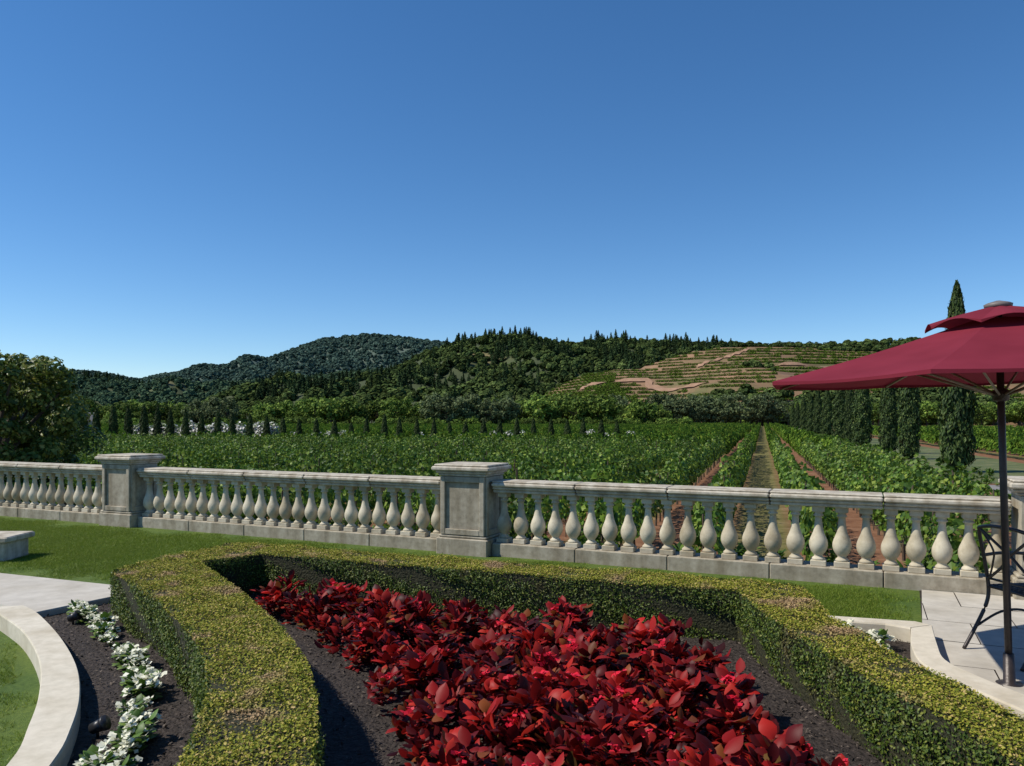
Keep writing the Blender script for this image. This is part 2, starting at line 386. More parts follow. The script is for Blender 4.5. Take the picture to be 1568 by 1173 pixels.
scatter('lawn_grass',cg,3,np.c_[pts,np.zeros(len(pts))],rng.uniform(0,6.28,len(pts)),rng.uniform(.85,1.15,len(pts)))

# ---------------------------------------------------------------- boxwood hedge
HZ=.38
hp=[(-1.15,0.9),(-1.15,2.0),(-1.23,2.82),(-1.31,3.20),(-1.43,3.59),(-1.62,4.07),(-1.90,4.57),(-2.40,5.30),(-3.38,6.50),(-3.35,6.75),(-3.05,7.4),(-2.95,7.95),(-2.80,7.98),
    (2.18,5.99),(2.22,5.85),(2.06,4.95),(2.09,4.31),(2.15,3.86),(2.20,3.27),(2.3,2.5),(2.5,1.2),(2.1,1.2),(1.9,2.5),(1.865,3.07),(1.76,3.67),(1.71,4.3),(1.66,4.9),(1.66,5.70),
    (-2.37,7.28),(-2.79,6.88),(-2.0,5.7),(-1.41,4.71),(-1.08,4.07),(-.91,3.59),(-.805,3.2),(-.72,2.82),(-.6,2.0),(-.6,.9)]
hp=np.array(hp)
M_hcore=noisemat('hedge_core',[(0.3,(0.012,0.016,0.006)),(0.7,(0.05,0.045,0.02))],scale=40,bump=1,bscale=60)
n=len(hp);hin=hp.copy()
A=sum(hp[i][0]*hp[(i+1)%n][1]-hp[(i+1)%n][0]*hp[i][1] for i in range(n));sg=1 if A>0 else -1
for i in range(n):
    e1=unit(hp[i]-hp[i-1]);e2=unit(hp[(i+1)%n]-hp[i]);q=np.array([-e1[1]-e2[1],e1[0]+e2[0]])*sg
    q=q/max(.5,np.dot(q,q)/2);hin[i]=hp[i]+q*.012
v=[(p[0],p[1],0) for p in hin]+[(p[0],p[1],HZ-.015) for p in hin]
f=[(i,(i+1)%n,(i+1)%n+n,i+n) for i in range(n)]+[tuple(range(n,2*n))]
hedge=link(bpy.data.objects.new('boxwood_hedge',None))
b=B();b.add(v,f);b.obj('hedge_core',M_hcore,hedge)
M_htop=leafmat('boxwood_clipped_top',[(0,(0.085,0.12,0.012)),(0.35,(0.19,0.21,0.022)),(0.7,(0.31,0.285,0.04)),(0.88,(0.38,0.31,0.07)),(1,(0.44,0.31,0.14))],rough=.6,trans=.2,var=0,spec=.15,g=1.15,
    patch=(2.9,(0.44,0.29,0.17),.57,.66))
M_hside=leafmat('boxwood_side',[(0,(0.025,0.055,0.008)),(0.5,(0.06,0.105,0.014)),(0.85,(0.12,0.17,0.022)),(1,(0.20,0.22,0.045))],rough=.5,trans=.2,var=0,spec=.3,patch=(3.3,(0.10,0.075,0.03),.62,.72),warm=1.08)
def lowf(x,y): return .008*np.sin(x*5.1+y*3.3)+.007*np.sin(x*9.7-y*7.1+1)+.005*np.sin(x*17+y*23)
n=160000
q=rand_in(hp,n);z=HZ+lowf(q[:,0],q[:,1])+rng.normal(size=n)*.006-rng.random(n)**3*.02
N_=np.c_[rng.normal(size=(n,2))*.55,np.ones(n)]
V,F=leaves(np.c_[q,z],N_,rng.uniform(.010,.020,n),.62)
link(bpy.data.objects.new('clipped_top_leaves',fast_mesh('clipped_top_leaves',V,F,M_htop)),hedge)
seg=np.roll(hp,-1,0)-hp;ln=np.linalg.norm(seg,axis=1);n=190000
idx=rng.choice(len(hp),n,p=ln/ln.sum());t=rng.random(n)
base=hp[idx]+seg[idx]*t[:,None];e=unit(seg[idx]);nn=np.c_[e[:,1],-e[:,0]]*sg
h=rng.random(n)*HZ
wob=.018*np.sin(base[:,0]*6+h*14)+.014*np.sin(base[:,1]*11-h*19)+rng.normal(size=n)*.009-rng.random(n)**2*.035
wob-=np.maximum(0,h-(HZ-.03))*.5
base=base+nn*wob[:,None]
C=np.c_[base,h]
N_=np.c_[nn,np.full(n,.35)]+rng.normal(size=(n,3))*.6
V,F=leaves(C,N_,rng.uniform(.012,.024,n),.62)
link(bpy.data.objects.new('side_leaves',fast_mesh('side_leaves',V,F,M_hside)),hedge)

# ---------------------------------------------------------------- red bedding plants
def blade(base,az,elev,Ln,W,curl):
    V=[];F=[]
    p=np.array(base,float);e=elev
    side=np.array([-math.sin(az),math.cos(az),0])
    wid=[.2,.8,1.0,.78,.08]
    for k in range(5):
        d=np.array([math.cos(az)*math.cos(e),math.sin(az)*math.cos(e),math.sin(e)])
        up=np.cross(d,side)*-1
        w_=W*wid[k]*.5
        V+= [p-side*w_+up*w_*.35,p,p+side*w_+up*w_*.35]
        p=p+d*Ln/4;e-=curl/4
    for k in range(4):
        o=k*3;F+=[(o,o+1,o+4,o+3),(o+1,o+2,o+5,o+4)]
    return V,F
def plant(nl,hmax,L0,L1,W0,elev=(.3,1.35),rad=.05,curl=(.3,1.3)):
    V=[];F=[]
    for i in range(nl):
        z=rng.random()**.7*hmax;az=rng.uniform(0,6.28);r=rng.random()*rad
        el=rng.uniform(*elev)*(.5+.5*z/hmax)
        Ln=rng.uniform(L0,L1);v,f=blade((r*math.cos(az),r*math.sin(az),z),az,el,Ln,Ln*W0*rng.uniform(.8,1.2),rng.uniform(*curl))
        o=len(V);V+=v;F+=[tuple(a+o for a in q) for q in f]
    return np.array(V),np.array(F)
M_red=leafmat('red_leaf',[(0,(0.035,0.003,0.004)),(0.3,(0.11,0.005,0.006)),(0.6,(0.25,0.009,0.008)),(0.82,(0.42,0.020,0.014)),(0.90,(0.50,0.05,0.03)),(0.94,(0.20,0.05,0.012)),(1,(0.12,0.075,0.02))],rough=.5,trans=.3,var=.4,spec=.22)
M_redfl=leafmat('red_flower',[(0,(0.70,0.012,0.03)),(1,(0.80,0.04,0.08))],rough=.5,trans=.35,var=.1,spec=.15)
pr=[]
for k in range(8):
    V,F=plant(int(rng.integers(38,50)),[.19,.16,.21,.18,.15,.20,.23,.17][k],.045,.088,.68,elev=(.1,1.4),rad=.07,curl=(-.2,1.6))
    me=fast_mesh('red_plant',V,F,M_red,True);me.materials.append(M_redfl)
    nf=16;C=np.c_[rng.normal(size=(nf,2))*.016,.205+rng.normal(size=nf)*.012]
    Vf,Ff=leaves(C,rvec(nf)+np.array([0,0,.8]),.026,.9)
    if k<2:
        V2=np.vstack([V,Vf]);F2=np.vstack([F,Ff+len(V)])
        me=fast_mesh('red_plant',V2,F2,M_red,True);me.materials.append(M_redfl)
        mi=np.zeros(len(F2),np.int32);mi[len(F):]=1;me.polygons.foreach_set('material_index',mi)
    pr.append(bpy.data.objects.new('red_plant_%d'%k,me))
cr=protocoll('red_plants',pr)
bed=[(-2.30,6.86),(1.15,5.42),(1.24,5.0),(1.24,4.35),(1.36,3.6),(1.45,2.2),(-0.36,2.2),(-0.43,3.5),(-0.58,4.05),(-.88,4.8),(-1.46,5.75),(-2.12,6.45)]
g=[]
d=.15
for i in range(-40,60):
    for j in range(-40,60):
        x=i*d+(j%2)*d*.5;y=j*d*.88
        g.append((U[0]*x+NV[0]*y,5+U[1]*x+NV[1]*y))
g=np.array(g);g+=rng.normal(size=g.shape)*.045;g=g[inpoly(bed,g)];g=g[rng.random(len(g))>.14]
scatter('red_bedding_flowers',cr,8,np.c_[g,np.full(len(g),.005)],rng.uniform(0,6.28,len(g)),rng.uniform(.65,1.35,len(g)),rng.normal(size=(len(g),2))*.2)

# ---------------------------------------------------------------- white bedding plants
M_wg=leafmat('begonia_leaf',[(0,(0.04,0.09,0.012)),(0.6,(0.10,0.18,0.025)),(1,(0.18,0.25,0.05))],trans=.25,var=.2)
M_wf=leafmat('white_petal',[(0,(0.74,0.73,0.56)),(1,(0.87,0.86,0.72))],trans=.2,var=0)
pr=[]
for k in range(4):
    V,F=plant(40,.10,.04,.07,.8,(.1,1.2))
    nf=20;th=rng.uniform(0,6.28,nf);rr=rng.random(nf)**.5*.095
    cz=.125-rr*.5+rng.normal(size=nf)*.014;C=np.c_[rr*np.cos(th),rr*np.sin(th),cz]
    CC=np.repeat(C,3,0)+rng.normal(size=(nf*3,3))*.009
    Vf,Ff=leaves(CC,rvec(nf*3)*.7+np.array([0,0,1]),.034,.95)
    me=fast_mesh('w',np.vstack([V,Vf]),np.vstack([F,Ff+len(V)]),M_wg,True);me.materials.append(M_wf)
    mi=np.zeros(len(F)+len(Ff),np.int32);mi[len(F):]=1;me.polygons.foreach_set('material_index',mi)
    pr.append(bpy.data.objects.new('white_plant_%d'%k,me))
cw=protocoll('white_plants',pr)
def along(P,step):
    P=smooth_poly(P,8);s=np.r_[0,np.cumsum(np.linalg.norm(np.diff(P,axis=0),axis=1))];t=np.arange(0,s[-1],step)
    return np.c_[np.interp(t,s,P[:,0]),np.interp(t,s,P[:,1])]
wl=along([(-3.72,6.52),(-3.45,6.30),(-2.95,5.68),(-2.60,5.20),(-2.25,4.66),(-2.04,4.16),(-1.90,3.80),(-1.78,3.45),(-1.6,2.6)],.125)
wr=along([(2.48,5.72),(2.62,5.62),(2.50,5.2),(2.42,4.8),(2.4,4.4),(2.5,3.8),(2.7,3.0)],.15)
wl=np.vstack([wl,wr]);wl=wl+rng.normal(size=wl.shape)*.024
wl=wl[rng.random(len(wl))>.08]
scatter('white_bedding_flowers',cw,4,np.c_[wl,np.full(len(wl),.005)],rng.uniform(0,6.28,len(wl)),rng.uniform(.65,1.15,len(wl)))

M_blk=noisemat('black_metal',[(0.3,(0.012,0.012,0.014)),(0.7,(0.025,0.025,0.027))],scale=20,rough=.4,bump=0,spec=.5)
for (x,y) in ((-2.24,3.98),(-3.62,6.18)):
    b=B();b.tube([(0,0,0),(0,0,.05)],.008);b.tube([(0,-.03,.045),(0,.035,.075)],[.028,.034],14);b.tube([(0,.03,.073),(0,.045,.08)],[.037,.04],14)
    o=b.obj('garden_spotlight',M_blk);o.location=(x+.1,y,.005);o.rotation_euler=(0,0,rng.uniform(-2,2))

# ---------------------------------------------------------------- umbrella
m,nt,N,L=newmat('maroon_canvas')
tc=N.new('ShaderNodeTexCoord');nz=N.new('ShaderNodeTexNoise');nz.inputs['Scale'].default_value=3;L.new(tc.outputs['Object'],nz.inputs['Vector'])
r=ramp(N,[(0.3,(0.170,0.017,0.030)),(0.7,(0.210,0.023,0.040))]);L.new(nz.outputs[0],r.inputs[0])
wv=N.new('ShaderNodeTexNoise');wv.inputs['Scale'].default_value=350;L.new(tc.outputs['Object'],wv.inputs['Vector'])
bp=N.new('ShaderNodeBump');bp.inputs['Strength'].default_value=.15;bp.inputs['Distance'].default_value=.002;L.new(wv.outputs[0],bp.inputs['Height'])
d1=N.new('ShaderNodeBsdfPrincipled');d1.inputs['Roughness'].default_value=.85;d1.inputs['Specular IOR Level'].default_value=.15;L.new(r.outputs[0],d1.inputs['Base Color']);L.new(bp.outputs[0],d1.inputs['Normal'])
d2=N.new('ShaderNodeBsdfTranslucent');L.new(r.outputs[0],d2.inputs[0]);ms=N.new('ShaderNodeMixShader');ms.inputs[0].default_value=.10
L.new(d1.outputs[0],ms.inputs[1]);L.new(d2.outputs[0],ms.inputs[2]);o=N.new('ShaderNodeOutputMaterial');L.new(ms.outputs[0],o.inputs[0])
M_canvas=m
um=link(bpy.data.objects.new('patio_umbrella',None));um.location=(3.08,4.77,0);um.rotation_euler=(0,-.030,0)
A0=math.radians(181)
def canopy(r0,r1,zf,nr,val,sag,scal=0):
    v=[];f=[];na=8*8
    for k in range(nr+1):
        t=k/nr
        for i in range(na):
            a=i/na*2*math.pi;u=(i%8)/8
            fac=math.cos(math.pi/8)/math.cos((u-.5)*math.pi/4)
            rr=(r0+(r1-r0)*t)*fac
            z=zf(t)-sag*math.sin(math.pi*u)*math.sin(math.pi*min(t,1)*.5)
            v.append((rr*math.cos(a+A0),rr*math.sin(a+A0),z))
    if val>0:
        for i in range(na):
            u=(i%8)/8;p=v[nr*na+i]
            v.append((p[0],p[1],p[2]-val+scal*math.sin(math.pi*u)))
    rows=nr+1+(1 if val>0 else 0)
    for k in range(rows-1):
        for i in range(na):
            j=(i+1)%na;f.append((k*na+i,k*na+j,(k+1)*na+j,(k+1)*na+i))
    return v,f
b=B();v,f=canopy(.16,1.42,lambda t:2.265-.340*t-.015*math.sin(math.pi*t),8,.022,.018,.006);b.add(v,f,False);b.obj('canopy',M_canvas,um)
b=B();v,f=canopy(.02,.42,lambda t:2.355-.115*t**1.0,5,.018,-.025,.02);b.add(v,f,False);b.obj('vent_canopy',M_canvas,um)
b=B()
for i in range(8):
    a=A0+i*math.pi/4;c,s=math.cos(a),math.sin(a)
    b.tube([(.04*c,.04*s,2.275),(.7*c,.7*s,2.075),(1.40*c,1.40*s,1.912)],.009,6)
    b.tube([(.03*c,.03*s,1.80),(.75*c,.75*s,2.055)],.008,6)
M_rib=noisemat('rib_wood',[(0.3,(0.18,0.15,0.12)),(0.7,(0.3,0.26,0.2))],scale=20,rough=.5,bump=0)
b.obj('ribs',M_rib,um)
M_bronze=noisemat('bronze_metal',[(0.3,(0.028,0.022,0.020)),(0.7,(0.055,0.042,0.038))],scale=14,rough=.42,bump=.1,bscale=60,spec=.5,metal=.3)
b=B();b.tube([(0,0,.0),(0,0,1.2),(0,0,2.35)],.021,12);b.lathe(0,0,[(1.76,.022),(1.77,.045),(1.83,.045),(1.84,.022)],12)
b.lathe(0,0,[(.0,.075),(.016,.075),(.022,.034),(.20,.030),(.205,.022)],24)
b.obj('pole',M_bronze,um)
b=B();b.lathe(0,0,[(2.34,.075),(2.362,.08),(2.372,.06),(2.38,.03),(2.385,.012)],16)
b.obj('finial',noisemat('finial_grey',[(0.3,(0.13,0.11,0.10)),(0.7,(0.19,0.17,0.16))],rough=.5,bump=0),um)

# ---------------------------------------------------------------- chair
def arc(pts,n=6): return [tuple(p) for p in smooth_poly(pts,n)]
b=B();W=.25
for s in (-W,W):
    b.tube(arc([(-.20,s,0),(-.10,s,.16),(-.015,s,.32),(0,s,.44),(-.03,s,.62),(-.07,s,.80),(-.09,s*.94,.865)]),.013)
    b.tube(arc([(.50,s,0),(.44,s,.18),(.42,s,.34),(.43,s,.44)]),.013)
    b.tube(arc([(-.05,s,.66),(.1,s*1.05,.67),(.30,s*1.08,.66),(.42,s*1.05,.63),(.43,s,.44)]),.012)
    b.tube(arc([(-.11,s,.15),(.1,s,.25),(.3,s,.25),(.44,s,.16)]),.009)
b.tube(arc([(-.09,-W*.94,.865),(-.105,-.1,.89),(-.105,.1,.89),(-.09,W*.94,.865)]),.013)
b.tube([(-.015,-W,.5),(-.015,W,.5)],.009)
b.tube(arc([(-.09,-.22,.855),(-.065,-.06,.74),(-.05,.02,.68),(-.03,.10,.60),(-.018,.22,.505)]),.010)
b.tube(arc([(-.09,.22,.855),(-.065,.06,.74),(-.05,-.02,.68),(-.03,-.10,.60),(-.018,-.22,.505)]),.010)
b.tube(arc([(-.09,-.22,.855),(-.07,-.13,.72),(-.045,-.16,.62),(-.018,-.22,.505)]),.007)
b.tube(arc([(-.09,.22,.855),(-.07,.13,.72),(-.045,.16,.62),(-.018,.22,.505)]),.007)
b.tube([(0,-W,.44),(.43,-W,.44),(.43,W,.44),(0,W,.44),(0,-W,.44)],.012)
for i in range(11):
    y=-W+(i+1)*2*W/12;b.tube([(0,y,.445),(.43,y,.445)],.0065,6)
for i in range(9):
    x=(i+1)*.43/10;b.tube([(x,-W,.448),(x,W,.448)],.0065,6)
ch=b.obj('metal_patio_chair',M_bronze);ch.location=(3.46,5.28,.016);ch.rotation_euler=(0,0,math.radians(10))

# ---------------------------------------------------------------- vineyard
M_vine=leafmat('vine_leaf',[(0,(0.018,0.048,0.008)),(0.45,(0.045,0.10,0.014)),(0.8,(0.085,0.155,0.022)),(1,(0.15,0.21,0.035))],rough=.5,trans=.3,var=.28,spec=.25,g=1.5,warm=1.14)
M_vinef=leafmat('vine_leaf_distant',[(0,(0.018,0.048,0.008)),(0.45,(0.045,0.10,0.014)),(0.8,(0.085,0.155,0.022)),(1,(0.13,0.19,0.032))],rough=.8,trans=.25,var=.25,spec=.05,g=1.55,warm=1.16)
M_bark=noisemat('vine_bark',[(0.3,(0.05,0.035,0.025)),(0.7,(0.12,0.09,0.065))],scale=15,bump=.5,bscale=30)
def addproto(name,V,F,mat,extra=None,mat2=None,smooth=False):
    if extra:
        n=len(V);V=np.vstack([V,np.array([tuple(p) for p in extra.v])])
        q=[f for f in extra.f if len(f)==4];F2=np.array(q)+n
        F1=F;F=np.vstack([F,F2]);me=fast_mesh(name,V,F,mat,smooth);me.materials.append(mat2)
        mi=np.zeros(len(F),np.int32);mi[len(F1):]=1;me.polygons.foreach_set('material_index',mi)
    else: me=fast_mesh(name,V,F,mat,smooth)
    return bpy.data.objects.new(name,me)
pn=[];pf=[]
for k in range(5):
    n=460;x=rng.uniform(-1.1,1.1,n);topz=1.36+.16*np.sin(x*5+k)+.1*np.sin(x*11+k*2)
    z=.5+(topz-.5)*rng.random(n)**.75;sh=rng.random(n)<.09;z[sh]=topz[sh]+rng.random(sh.sum())*.3
    wd=.32*np.sin(np.clip((z-.35)/1.25,0,1)*math.pi)**.5+.05
    y=rng.choice([-1,1],n)*wd*rng.random(n)**.4
    V,F=leaves(np.c_[x,y,z],np.c_[rng.normal(size=n)*.6,y*3,.4+rng.normal(size=n)*.5],rng.uniform(.09,.17,n),.95)
    e=B();e.tube([(.02,0,0),(-.03,.02,.35),(.03,0,.75),(.3,0,.85)],[.04,.03,.028,.02],5);e.tube([(-.95,0,0),(-.95,0,1.55)],.018,4);e.tube([(.03,0,.75),(-.4,0,.86)],.018,4)
    pn.append(addproto('vine_%d'%k,V,F,M_vine,e,M_bark))
    n=190;x=rng.uniform(-2.1,2.1,n);topz=1.40+.2*np.sin(x*4+k)+.12*np.sin(x*9+k*2)
    z=.4+(topz-.4)*rng.random(n)**.6
    wd=.32;y=rng.choice([-1,1],n)*wd*rng.random(n)**.4
    V,F=leaves(np.c_[x,y,z],np.c_[rng.normal(size=n)*.5,y*3,.4+rng.normal(size=n)*.4],rng.uniform(.25,.42,n),.95)
    pf.append(addproto('vinefar_%d'%k,V,F,M_vinef))
cvn=protocoll('vines_near',pn);cvf=protocoll('vines_far',pf)
P1=[];P2=[]
CY=86.
for k in range(-118,34):
    s=2*k+1.0
    if 5.5<s<18.5: continue
    tmax=250 if s<-30 else 330
    t=10.0
    if s>18: t=52;tmax=200
    while t<tmax:
        near=t<62
        st=2.0 if near else 4.0
        q=rowpt(s,t+st/2)
        lo=q-OB;ly=np.dot(lo,NV)
        x,y=q
        t+=st
        if ly<5.0: continue
        if 18>s>3 and y<18: continue
        if abs(x)/y>.76: continue
        if CY-4<y<CY+8 and x<13.5: continue
        if rng.random()<.02: continue
        (P1 if near else P2).append((x,y,GZ))
P1=np.array(P1);P2=np.array(P2);ra=math.atan2(RD[1],RD[0])
def vs(n): return np.c_[np.ones(n),rng.uniform(.85,1.15,n),rng.uniform(.86,1.14,n)]
scatter('grapevine_rows',cvn,5,P1+np.r_[0,0,0],ra+(rng.random(len(P1))>.5)*math.pi,vs(len(P1)))
scatter('grapevine_rows',cvf,5,P2,ra+(rng.random(len(P2))>.5)*math.pi,vs(len(P2)))
pr=[]
for k in range(3):
    V,F=plant(40,.25,.12,.25,.35,(.3,1.4));pr.append(bpy.data.objects.new('weed_%d'%k,fast_mesh('weed',V,F,M_vine,True)))
cwd=protocoll('weeds',pr)
n=420;lx=rng.uniform(-12,12,n);ly=rng.uniform(1.5,9,n);q=OB+np.outer(lx,U)+np.outer(ly,NV)
P=np.c_[q,np.full(n,GZ)]
n2=700;tt_=rng.uniform(24,200,n2);ss_=rng.uniform(6,11.8,n2);q=np.outer(ss_,RP)+np.outer(tt_,RD);P=np.vstack([P,np.c_[q,np.full(n2,GZ)]])
scatter('weeds',cwd,3,P,rng.uniform(0,6.28,len(P)),rng.uniform(.5,1.6,len(P)))

# ---------------------------------------------------------------- cypress
M_cyp=leafmat('cypress_foliage',[(0,(0.010,0.022,0.008)),(0.5,(0.028,0.055,0.016)),(0.85,(0.05,0.085,0.022)),(1,(0.08,0.11,0.03))],rough=.6,trans=.12,var=.15,spec=.2,g=1.35,warm=1.1)
M_trunk=noisemat('tree_bark',[(0.3,(0.04,0.03,0.022)),(0.7,(0.11,0.085,0.065))],scale=6,bump=.6,bscale=12)
def cyp(n,H=10.,R=.85,ls=.38,sh=.55):
    t=rng.random(n);prof=lambda t:(np.minimum(1,(t/.06)**.6)*np.minimum(1,((1-t)/sh))**.62)
    a=rng.uniform(0,6.28,n);lump=1+.12*np.sin(a*3+t*22)+.10*np.sin(a*5-t*37)+.05*rng.normal(size=n)
    r=R*prof(t)*lump*(1-.35*rng.random(n)**2.2)
    z=.12+t*(H-.12)
    C=np.c_[r*np.cos(a),r*np.sin(a),z]
    Nn=np.c_[np.cos(a),np.sin(a),np.full(n,.25)]+rng.normal(size=(n,3))*.45
    ax=np.c_[np.cos(a)*.25,np.sin(a)*.25,np.ones(n)]+rng.normal(size=(n,3))*.18
    V,F=leaves(C,Nn,rng.uniform(.6,1.3,n)*ls,.42,axis=ax)
    e=B();e.lathe(0,0,[(.0,.12),(.2,.11),(.4,R*.6),(H*.2,R*.72),(H*.5,R*.62),(H*.75,R*.38),(H*.93,R*.12)],8)
    return V,F,e
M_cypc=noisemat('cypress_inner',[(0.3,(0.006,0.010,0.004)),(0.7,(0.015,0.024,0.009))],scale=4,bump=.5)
pr=[]
for k in range(4):
    V,F,e=cyp(7000,ls=.30,sh=[.55,.45,.6,.5][k]);pr.append(addproto('cypress_%d'%k,V,F,M_cyp,e,M_cypc))
ccy=protocoll('cypress_protos',pr)
tr=[(11,51.8,1.13,1.0),(11.0,67.5,.84,.85),(11,78.,.86,.85),(11,98,.86,1.15),(11,112,.84,.7),(11,124,.84,1.2),(11,148,.88,1.1),(11,172,.90,1.1),(11,198,.92,1.2),(11,230,.92,1.2),(11,270,.9,1.2),(11,310,.9,1.2),
    (15.9,53,.9,.95),(24,66,.85,.9)]
for i,(s,t,hz,wz) in enumerate(tr):
    q=rowpt(s,t);o=bpy.data.objects.new('italian_cypress',pr[i%4].data);link(o)
    o.location=(q[0],q[1],GZ);o.scale=(wz*(.96+.1*rng.random()),wz,hz);o.rotation_euler=(0,0,rng.uniform(0,6))
P=[];Sc=[]
x=-52.
while x<13:
    yy=CY-1+rng.normal()*.25
    f=np.clip((-24-x)/18,0,1)
    h=3.2+f*1.5+rng.normal()*.2
    P.append((x,yy,GZ));Sc.append((.44+.08*f,.44+.08*f,h/10))
    x+=(1.85-.25*f)*rng.uniform(.92,1.08)
scatter('young_cypress_row',ccy,4,P,rng.uniform(0,6.28,len(P)),np.array(Sc))
M_ole=leafmat('oleander',[(0,(0.08,0.13,0.05)),(0.42,(0.16,0.21,0.09)),(0.50,(0.18,0.22,0.12)),(0.54,(0.60,0.58,0.54)),(1,(0.78,0.76,0.72))],trans=.1,var=.1)
pr=[]
for k in range(3):
    n=500;D=rvec(n);D[:,2]=abs(D[:,2]);C=D*np.array([1.1,1.1,1.9])*(.6+.4*rng.random((n,1))**.5)
    V,F=leaves(C,D+rvec(n)*.6,.24,.8);pr.append(bpy.data.objects.new('oleander_%d'%k,fast_mesh('o',V,F,M_ole)))
col=protocoll('oleanders',pr)
P=[];Sc=[]
for i in range(30):
    P.append((rng.uniform(-44,-27),CY+2.0+rng.normal()*.5,GZ));Sc.append(rng.uniform(1.15,1.6))
for i in range(44):
    c_,w_=[(-22,3.5),(-1,3.5),(11,2.5),(-10,8)][i%4]
    P.append((c_+rng.uniform(-w_,w_),CY+1.9+rng.normal()*.4,GZ));Sc.append(rng.uniform(.7,1.05))
scatter('oleander_shrubs',col,3,P,rng.uniform(0,6.28,len(P)),np.array(Sc))

# ---------------------------------------------------------------- broadleaf trees
def crown(ncl,per,R,H,zc,cl,ls):
    D=rvec(ncl);rad=(.35+.65*rng.random((ncl,1))**.45)
    CC=D*rad*np.array([R,R,H]);CC[:,2]+=zc
    n=ncl*per;cc=np.repeat(CC,per,0);d=rvec(n)
    cs=np.repeat(rng.uniform(.6,1.25,ncl),per)[:,None]
    C=cc+d*cl*cs*(.55+.45*rng.random((n,1)))*np.array([1,1,.75])
    Nn=d+np.array([0,0,.35])+rvec(n)*.5
    V,F=leaves(C,Nn,rng.uniform(.7,1.3,n)*ls,.75)
    return V,F,CC
def treeproto(name,mat,ncl,per,R,H,zc,cl,ls,trunk_r=.3):
    V,F,CC=crown(ncl,per,R,H,zc,cl,ls)
    e=B();e.tube([(0,0,0),(.1,0,zc*.4),(0,.1,zc*.8),(.1,0,zc+H*.3)],[trunk_r,trunk_r*.75,trunk_r*.5,trunk_r*.2],7)
    for i in range(0,min(len(CC),9)):
        c=CC[i];s=np.array([0,0,zc*.45+rng.random()*zc*.4]);mid=(s+c)/2+np.array([0,0,-.3]);e.tube([s,mid,c],[trunk_r*.4,trunk_r*.28,trunk_r*.1],5)
    return addproto(name,V,F,mat,e,M_trunk)
M_oak=leafmat('oak_foliage',[(0,(0.018,0.036,0.008)),(0.5,(0.045,0.078,0.014)),(0.85,(0.078,0.115,0.02)),(1,(0.11,0.145,0.03))],rough=.7,trans=.2,var=.55,spec=.1,g=2.0,warm=1.05)
M_wil=leafmat('willow_foliage',[(0,(0.035,0.05,0.022)),(0.5,(0.075,0.098,0.042)),(1,(0.12,0.145,0.065))],rough=.7,trans=.2,var=.25,spec=.1,g=1.6)
pr=[treeproto('oak_%d'%k,M_oak,34,30,4.2,3.6,5.6,1.7,.85) for k in range(4)]
cok=protocoll('oaks',pr)
pr2=[treeproto('willow_%d'%k,M_wil,38,30,4.2,4.4,6,1.5,.75) for k in range(3)]
cwi=protocoll('willows',pr2)
P=[];Sc=[]
n=210
for i in range(n):
    y=rng.uniform(262,330);x=rng.uniform(-.62,.20)*y
    P.append((x,y,GZ));Sc.append(rng.uniform(.6,1.2)*(1.0+.12*math.sin(x*.07)+.1*math.sin(x*.023+2)))
for i in range(150):
    y=rng.uniform(345,420);x=rng.uniform(.14,.75)*y
    P.append((x,y,GZ));Sc.append(rng.uniform(.8,1.35))
scatter('broadleaf_tree_belt',cok,4,P,rng.uniform(0,6.28,len(P)),np.array(Sc))
P=[];Sc=[]
for i in range(40):
    y=rng.uniform(335,345);x=rng.uniform(.13,.36)*y;P.append((x,y,GZ));Sc.append(rng.uniform(.9,1.4))
for i in range(12):
    y=rng.uniform(256,262);x=rng.uniform(-.12,.03)*y;P.append((x,y,GZ));Sc.append(rng.uniform(.95,1.2))
for i in range(6):
    y=rng.uniform(256,262);x=rng.uniform(-.42,-.36)*y;P.append((x,y,GZ));Sc.append(rng.uniform(.8,1.0))
scatter('willow_trees',cwi,3,P,rng.uniform(0,6.28,len(P)),np.array(Sc))
n=260;P=np.c_[rng.uniform(-160,60,n),rng.uniform(252,262,n),np.full(n,GZ-1.5)]
scatter('field_edge_shrubs',cok,4,P,rng.uniform(0,6.28,n),rng.uniform(.35,.6,n))

M_lau=leafmat('laurel_leaf',[(0,(0.025,0.05,0.01)),(0.5,(0.065,0.10,0.018)),(0.85,(0.12,0.15,0.03)),(1,(0.2,0.2,0.06))],rough=.45,trans=.3,var=0,g=1.6,spec=.3,warm=1.08)
V,F,CC=crown(190,230,3.0,2.9,1.35,.55,.15)
e=B();e.tube([(0,0,-1.5),(.1,0,0),(0,.1,1.5)],[.25,.2,.1],8)
for i in range(12): e.tube([(0,0,-.6),CC[i]*.5,CC[i]],[.1,.07,.03],5)
o=addproto('laurel_tree',V,F,M_lau,e,M_trunk);link(o);o.location=(-17.1,25,-.1)
o=bpy.data.objects.new('laurel_tree',o.data);link(o);o.location=(-22,27.5,.1);o.rotation_euler=(0,0,2)

